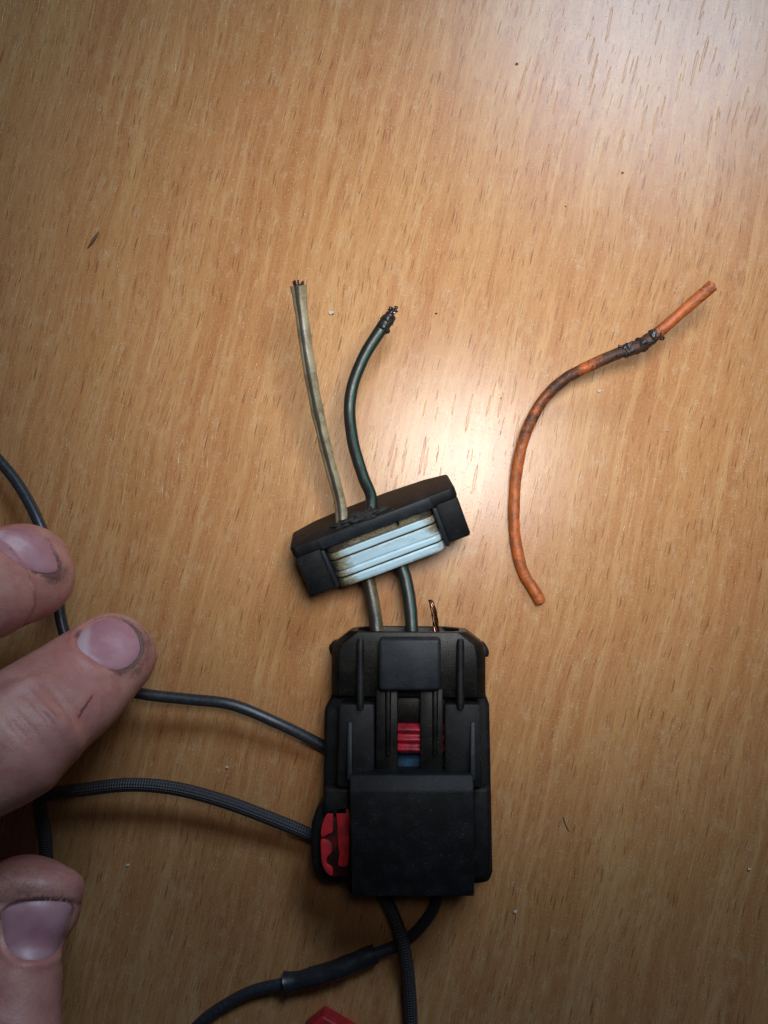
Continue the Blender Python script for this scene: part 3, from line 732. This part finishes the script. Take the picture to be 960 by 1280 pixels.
# palm knuckles, out of the picture to the left
I0 = mm(index_pts); Mi0 = mm(middle_pts); T0 = mm(thumb_pts)
MCP_I = (-165, -62, 62); MCP_M = (-172, -38, 64); MCP_R = (-176, -16, 60); MCP_P = (-178, 4, 52); WR = (-258, -82, 56)
parts = [
    loft([(*MCP_I, 11.5), (-140, -62, 66, 11), (-112, -58, 58, 10.6), (-97, -55.5, 48, 10.6)] + I0, 150, 44, 0.87, 1.0),
    loft([(*MCP_M, 11.5), (-145, -34, 66, 11), (-120, -27, 58, 10.8), (-104, -22, 52, 10.5)] + Mi0[1:], 130, 44, 0.88, 1.0),
    loft([(*MCP_R, 11), (-150, -6, 60, 10.4), (-124, 2, 44, 10), (-110, 4, 28, 9), (-106, 3, 16, 8)], 100, 36, 0.9, 1.0),
    loft([(*MCP_P, 10), (-154, 16, 48, 9.2), (-134, 22, 32, 8.4), (-124, 22, 18, 7.4)], 90, 32, 0.9, 1.0),
    loft([(-205, -100, 48, 15), (-165, -118, 42, 14), (-125, -122, 40, 12.5), (-96, -118, 37, 11.5)] + T0[1:], 150, 44, 0.80, 0.86),
    loft([(*WR, 20), (-225, -75, 58, 19), (-195, -66, 60, 16), MCP_I + (12,)], 60, 36, 0.8),
    loft([(*WR, 20), (-225, -62, 58, 19), (-198, -46, 61, 17), MCP_M + (12,)], 60, 36, 0.8),
    loft([(*WR, 20), (-225, -52, 56, 19), (-200, -28, 58, 17), MCP_R + (11.5,)], 60, 36, 0.8),
    loft([(*WR, 20), (-225, -44, 52, 18), (-202, -12, 52, 15), MCP_P + (10.5,)], 60, 36, 0.8),
    loft([(*WR, 19), (-232, -92, 52, 18), (-208, -100, 48, 16), (-180, -108, 45, 14)], 60, 36, 0.85),
    loft([(-340, -118, 58, 30), (-300, -100, 57, 26), (-265, -85, 56, 24), (-250, -79, 56, 22)], 60, 40, 0.78),
]
av, af = [], []
for v, f in parts:
    o = len(av); av += [tuple(p) for p in v]; af += [[i + o for i in q] for q in f]
tmp = bpy.data.meshes.new('hand_tmp'); tmp.from_pydata(av, [], af); tmp.update()
to = bpy.data.objects.new('hand_tmp', tmp); COL.objects.link(to)
md = to.modifiers.new('r', 'REMESH'); md.mode = 'VOXEL'; md.voxel_size = 0.62
sm = to.modifiers.new('s', 'SMOOTH'); sm.factor = 0.5; sm.iterations = 26
dg = bpy.context.evaluated_depsgraph_get()
hm = bpy.data.meshes.new_from_object(to.evaluated_get(dg))
bpy.data.objects.remove(to); bpy.data.meshes.remove(tmp)
nv = len(hm.vertices)
V = np.zeros(nv * 3); hm.vertices.foreach_get('co', V); V = V.reshape(-1, 3)
NRM = np.zeros(nv * 3); hm.vertex_normals.foreach_get('vector', NRM); NRM = NRM.reshape(-1, 3)
bvh = BVHTree.FromPolygons([Vector(p) for p in V], [list(p.vertices) for p in hm.polygons])
def project(V):
    d = V - np.array(CAM)
    w = d @ np.array(FWD)
    return np.stack([480 + FPX * (d @ np.array(RGT)) / w, 640 - FPX * (d @ np.array(UPV)) / w], 1)
PX = project(V)
view = np.array(CAM) - V; view /= np.linalg.norm(view, axis=1)[:, None]
facing = np.clip((NRM * view).sum(1) * 3.0, 0, 1)
def sdist(Q, loop):
    """signed distance in px to a closed loop (negative inside)"""
    best = np.full(len(Q), 1e9); inside = np.zeros(len(Q), bool); n = len(loop)
    for i in range(n):
        a, b = loop[i], loop[(i + 1) % n]; ab = b - a
        t = np.clip(((Q - a) @ ab) / max(ab @ ab, 1e-9), 0, 1)
        best = np.minimum(best, np.linalg.norm(Q - a - t[:, None] * ab, axis=1))
        c1 = (a[1] > Q[:, 1]) != (b[1] > Q[:, 1])
        with np.errstate(divide='ignore', invalid='ignore'):
            xi = (b[0] - a[0]) * (Q[:, 1] - a[1]) / (b[1] - a[1] if b[1] != a[1] else 1e-9) + a[0]
        inside ^= c1 & (Q[:, 0] < xi)
    return np.where(inside, -best, best)
# nail outlines as seen, with the direction of the free edge
NAILS = [
    ('index', [(96, 801), (103, 788), (118, 777), (138, 772), (157, 777), (170, 790), (176, 808), (172, 822), (160, 834), (144, 837), (126, 831), (110, 821), (99, 811)], (0.95, 0.1)),
    ('middle', [(-24, 672), (-8, 664), (14, 660), (36, 661), (54, 671), (66, 688), (73, 706), (70, 715), (56, 717), (40, 713), (22, 703), (4, 690), (-14, 682)], (0.8, 0.6)),
    ('thumb', [(3, 1140), (20, 1130), (45, 1126), (72, 1126), (90, 1131), (86, 1150), (79, 1175), (70, 1192), (52, 1200), (28, 1199), (12, 1190), (3, 1170)], (0.05, -1.0)),
]
disp = np.zeros(nv); dirt = np.zeros(nv); pink = np.zeros(nv)
near = (V[:, 0] > -105)
for name, pts, dr in NAILS:
    L_ = closed(pts); m = near & (PX[:, 0] > L_[:, 0].min() - 40) & (PX[:, 0] < L_[:, 0].max() + 40) & (PX[:, 1] > L_[:, 1].min() - 40) & (PX[:, 1] < L_[:, 1].max() + 40) & (facing > 0)
    q = PX[m]; sd = sdist(q, L_); c0 = L_.mean(0); dd = np.array(dr) / np.linalg.norm(dr)
    along = ((q - c0) @ dd) / 40.0
    prox = np.clip(0.6 - along * 0.5, 0.25, 1.0)
    fc = facing[m]
    disp[m] += fc * (0.42 * prox * np.exp(-((sd - 5.5) / 5.0) ** 2) - 0.40 * (1 / (1 + np.exp(sd / 1.3))))
    dirt[m] += fc * np.exp(-((sd - 1.0) / 2.2) ** 2) * (0.46 + 0.16 * np.clip(along, -1, 1)) + fc * 0.20 * np.exp(-((sd - 8) / 8) ** 2) * np.clip(along + 0.1, 0, 1)
    pink[m] += fc * 0.45 * np.exp(-(np.maximum(sd, 0) / 30) ** 2) * np.clip(-along + 0.3, 0, 1)
# thumb: fleshy tip bulging over the short nail
m = near & (PX[:, 1] > 1050) & (PX[:, 1] < 1140)
yy = PX[m, 1]; xx = PX[m, 0]
disp[m] += facing[m] * (1.5 * np.exp(-((yy - 1104) / 18.0) ** 2) - 0.5 * np.exp(-((yy - (1129 + 0.0006 * (xx - 45) ** 2)) / 2.4) ** 2))
dirt[m] += facing[m] * 0.24 * np.exp(-((yy - 1098) / 22.0) ** 2)  # thumb tip grime, with the thumb's shade partly put into this darkening
# index: creases over the last joint
ax = np.array([(138 - 30), (821 - 906)], float); ax /= np.linalg.norm(ax); nx = np.array([-ax[1], ax[0]])
sI = (PX - np.array([72, 876])) @ ax; tI = (PX - np.array([72, 876])) @ nx
m = near & (PX[:, 1] > 800) & (PX[:, 1] < 1060) & (PX[:, 0] > -60)
for s0, amp, wd, curve, t0, tw in ((3, 0.34, 4.2, 0.0045, 6, 32), (-9, 0.30, 3.8, 0.004, 0, 32), (-22, 0.42, 4.6, 0.0035, 2, 40), (-34, 0.28, 3.8, 0.003, -8, 30), (-47, 0.34, 4.2, 0.002, 6, 36), (-60, 0.3, 4.0, 0.0, 0, 32), (15, 0.2, 3.6, 0.005, 14, 24)):
    wv = np.array([3.0 * mnoise.noise(Vector((x * 0.03, y * 0.03, s0))) for x, y in PX[m]])
    e = (sI[m] - s0 + curve * (tI[m] - t0) ** 2 + wv) / wd
    gsh = np.exp(-e ** 2) * np.exp(-((tI[m] - t0) / tw) ** 2) * facing[m]
    disp[m] -= 1.7 * amp * gsh
    dirt[m] += 0.12 * gsh
# a small cut on the index finger
cut = closed([(97, 898), (105, 884), (113, 872), (118, 868), (114, 874), (107, 885), (99, 898)], 60)
mm_ = near & (np.abs(PX[:, 0] - 107) < 25) & (np.abs(PX[:, 1] - 884) < 30)
sd = sdist(PX[mm_], cut); dirt[mm_] += 0.7 * np.exp(-(np.maximum(sd, 0) / 1.1) ** 2); pink[mm_] += 0.6 * np.exp(-(np.maximum(sd, 0) / 6) ** 2)
# soiled fingertips
for x, y, r, a in ((185, 800, 30, .30), (172, 842, 22, .25), (72, 740, 26, .28), (86, 715, 16, .2), (20, 1100, 40, .2), (60, 828, 30, .22), (98, 795, 8, .4), (148, 838, 9, .4), (66, 718, 8, .4), (60, 838, 40, .12)):
    w = near & (np.abs(PX[:, 0] - x) < 3 * r) & (np.abs(PX[:, 1] - y) < 3 * r)
    dirt[w] += a * np.exp(-(((PX[w] - np.array([x, y])) / r) ** 2).sum(1)) * facing[w]
V2 = V + NRM * disp[:, None]
faces = [list(p.vertices) for p in hm.polygons]
bpy.data.meshes.remove(hm)
hand = obj('person', V2, faces, M['skin'], None, attrs={'dirt': dirt, 'pink': np.clip(pink, 0, 1)}, sharp=0)
tag(hand, "person's bare hand with grimy fingertips, thumb and two fingers pinching the cables", 'person')
# nail plates
for name, pts, dr in NAILS:
    L_ = closed(pts, 64); c0 = L_.mean(0); rings = 14; v, f, rr, lun, dt = [], [], [], [], []
    dd = np.array(dr) / np.linalg.norm(dr); half = np.abs((L_ - c0) @ dd).max()
    def hit(p):
        d = (FWD * FPX + RGT * (p[0] - 480.0) + UPV * (640.0 - p[1])).normalized()
        h = bvh.ray_cast(CAM, d)
        return h
    pn = hit(c0)[1]
    for k in range(rings + 1):
        t = k / rings
        for j in range(64):
            if k == 0 and j > 0: break
            p = c0 + (L_[j] - c0) * t * 1.03
            h = hit(p)
            if h[0] is None: hp, hn = v[-1], pn
            else: hp, hn = h[0], h[1]
            al = float(((p - c0) @ dd) / half)
            hn = (hn * 0.5 + pn * 0.5).normalized()
            off = 0.16 * (1 - t ** 6) - 0.30 * t ** 10 * (1.0 if al < 0.5 else 0.45)
            v.append(Vector(hp) + hn * off)
            lun.append(max(0, min(1, (-al - 0.55) / 0.15)) * (0.25 if name == 'thumb' else 0.7) * (1 if t < .97 else .5))  # thumb's half-moon toned down: its shade is put into the nail colour
            dt.append(0.55 * t ** 14 + (0.25 * t ** 6 if al > 0.4 else 0))
    for j in range(64): f.append((0, 1 + j, 1 + (j + 1) % 64))
    for k in range(1, rings):
        for j in range(64):
            a = 1 + (k - 1) * 64; b = 1 + k * 64; q = (j + 1) % 64
            f.append((a + j, b + j, b + q, a + q))
    # light smoothing of the plate
    nl = obj('fingernail', v, f, M['nail'], hand, attrs={'lunula': lun, 'dirt': dt}, sharp=0)

# ------------------------------------------------------------------ crumbs, fibre and splinter on the table
sp_ = [(109, 311, .12), (115, 303, .2), (120, 295, .22), (124, 289, .12)]
def splin(s, L): return 0.05 + 0.27 * math.sin(math.pi * min(1, max(0, s / L))) ** 0.8
o = tube('splinter', pix(sp_), splin, M['brown'], None, nseg=8, step=0.25); tag(o, 'thin dark brown splinter lying alone on the upper left table', 'splinter')
o = tube('fibre', pix([(704, 1022, .1), (706, 1028, .14), (708, 1033, .14), (711, 1039, .1)]), 0.07, M['grime'], None, nseg=6, step=0.3); tag(o, 'tiny black hair on the table right of the connector', 'fibre')
CR_ = [(414, 391, .55, 'pale', 'white crumb on the table between the beige and green wire ends'),
       (416.5, 393, .3, 'bluegrey', 'tiny blue grey crumb touching the white crumb between the wire ends'),
       (545, 392, .28, 'grime', 'tiny black crumb on the table right of the charred wire end'),
       (646, 80, .38, 'bluegrey', 'blue grey crumb in the pale glare at the top of the table'),
       (778, 216, .33, 'brown', 'small brown crumb on the upper right of the table'),
       (707, 258, .2, 'grime', 'tiny dark crumb on the table above the orange wire bend'),
       (749, 489, .42, 'pale', 'pale grey crumb just below the orange wire'),
       (834, 538, .32, 'pale', 'small pale grey crumb right of the orange wire'),
       (644, 1139, .5, 'pale', 'white crumb on the dark table below right of the connector'),
       (936, 1086, .42, 'pale', 'pale crumb near the right edge of the lower table'),
       (284, 959, .5, 'pale', 'pale crumb between the smooth cable and the braided cable'),
       (160, 1081, .4, 'pale', 'white crumb right of the thumb, below the braided cable'),
       (626, 498, .2, 'grime', 'tiny dark crumb left of the orange wire in the bright glare')]
for i, (x, y, r, m, lab) in enumerate(CR_):
    o = lump('crumb', at(x, y, 0.0), r * 0.75, M[m], None, seed=100 + i, squash=(1.2, 0.9, 0.6), rough=0.7, sub=1, flat=True)
    tag(o, lab, 'crumb', 'crumbs scattered on the table')
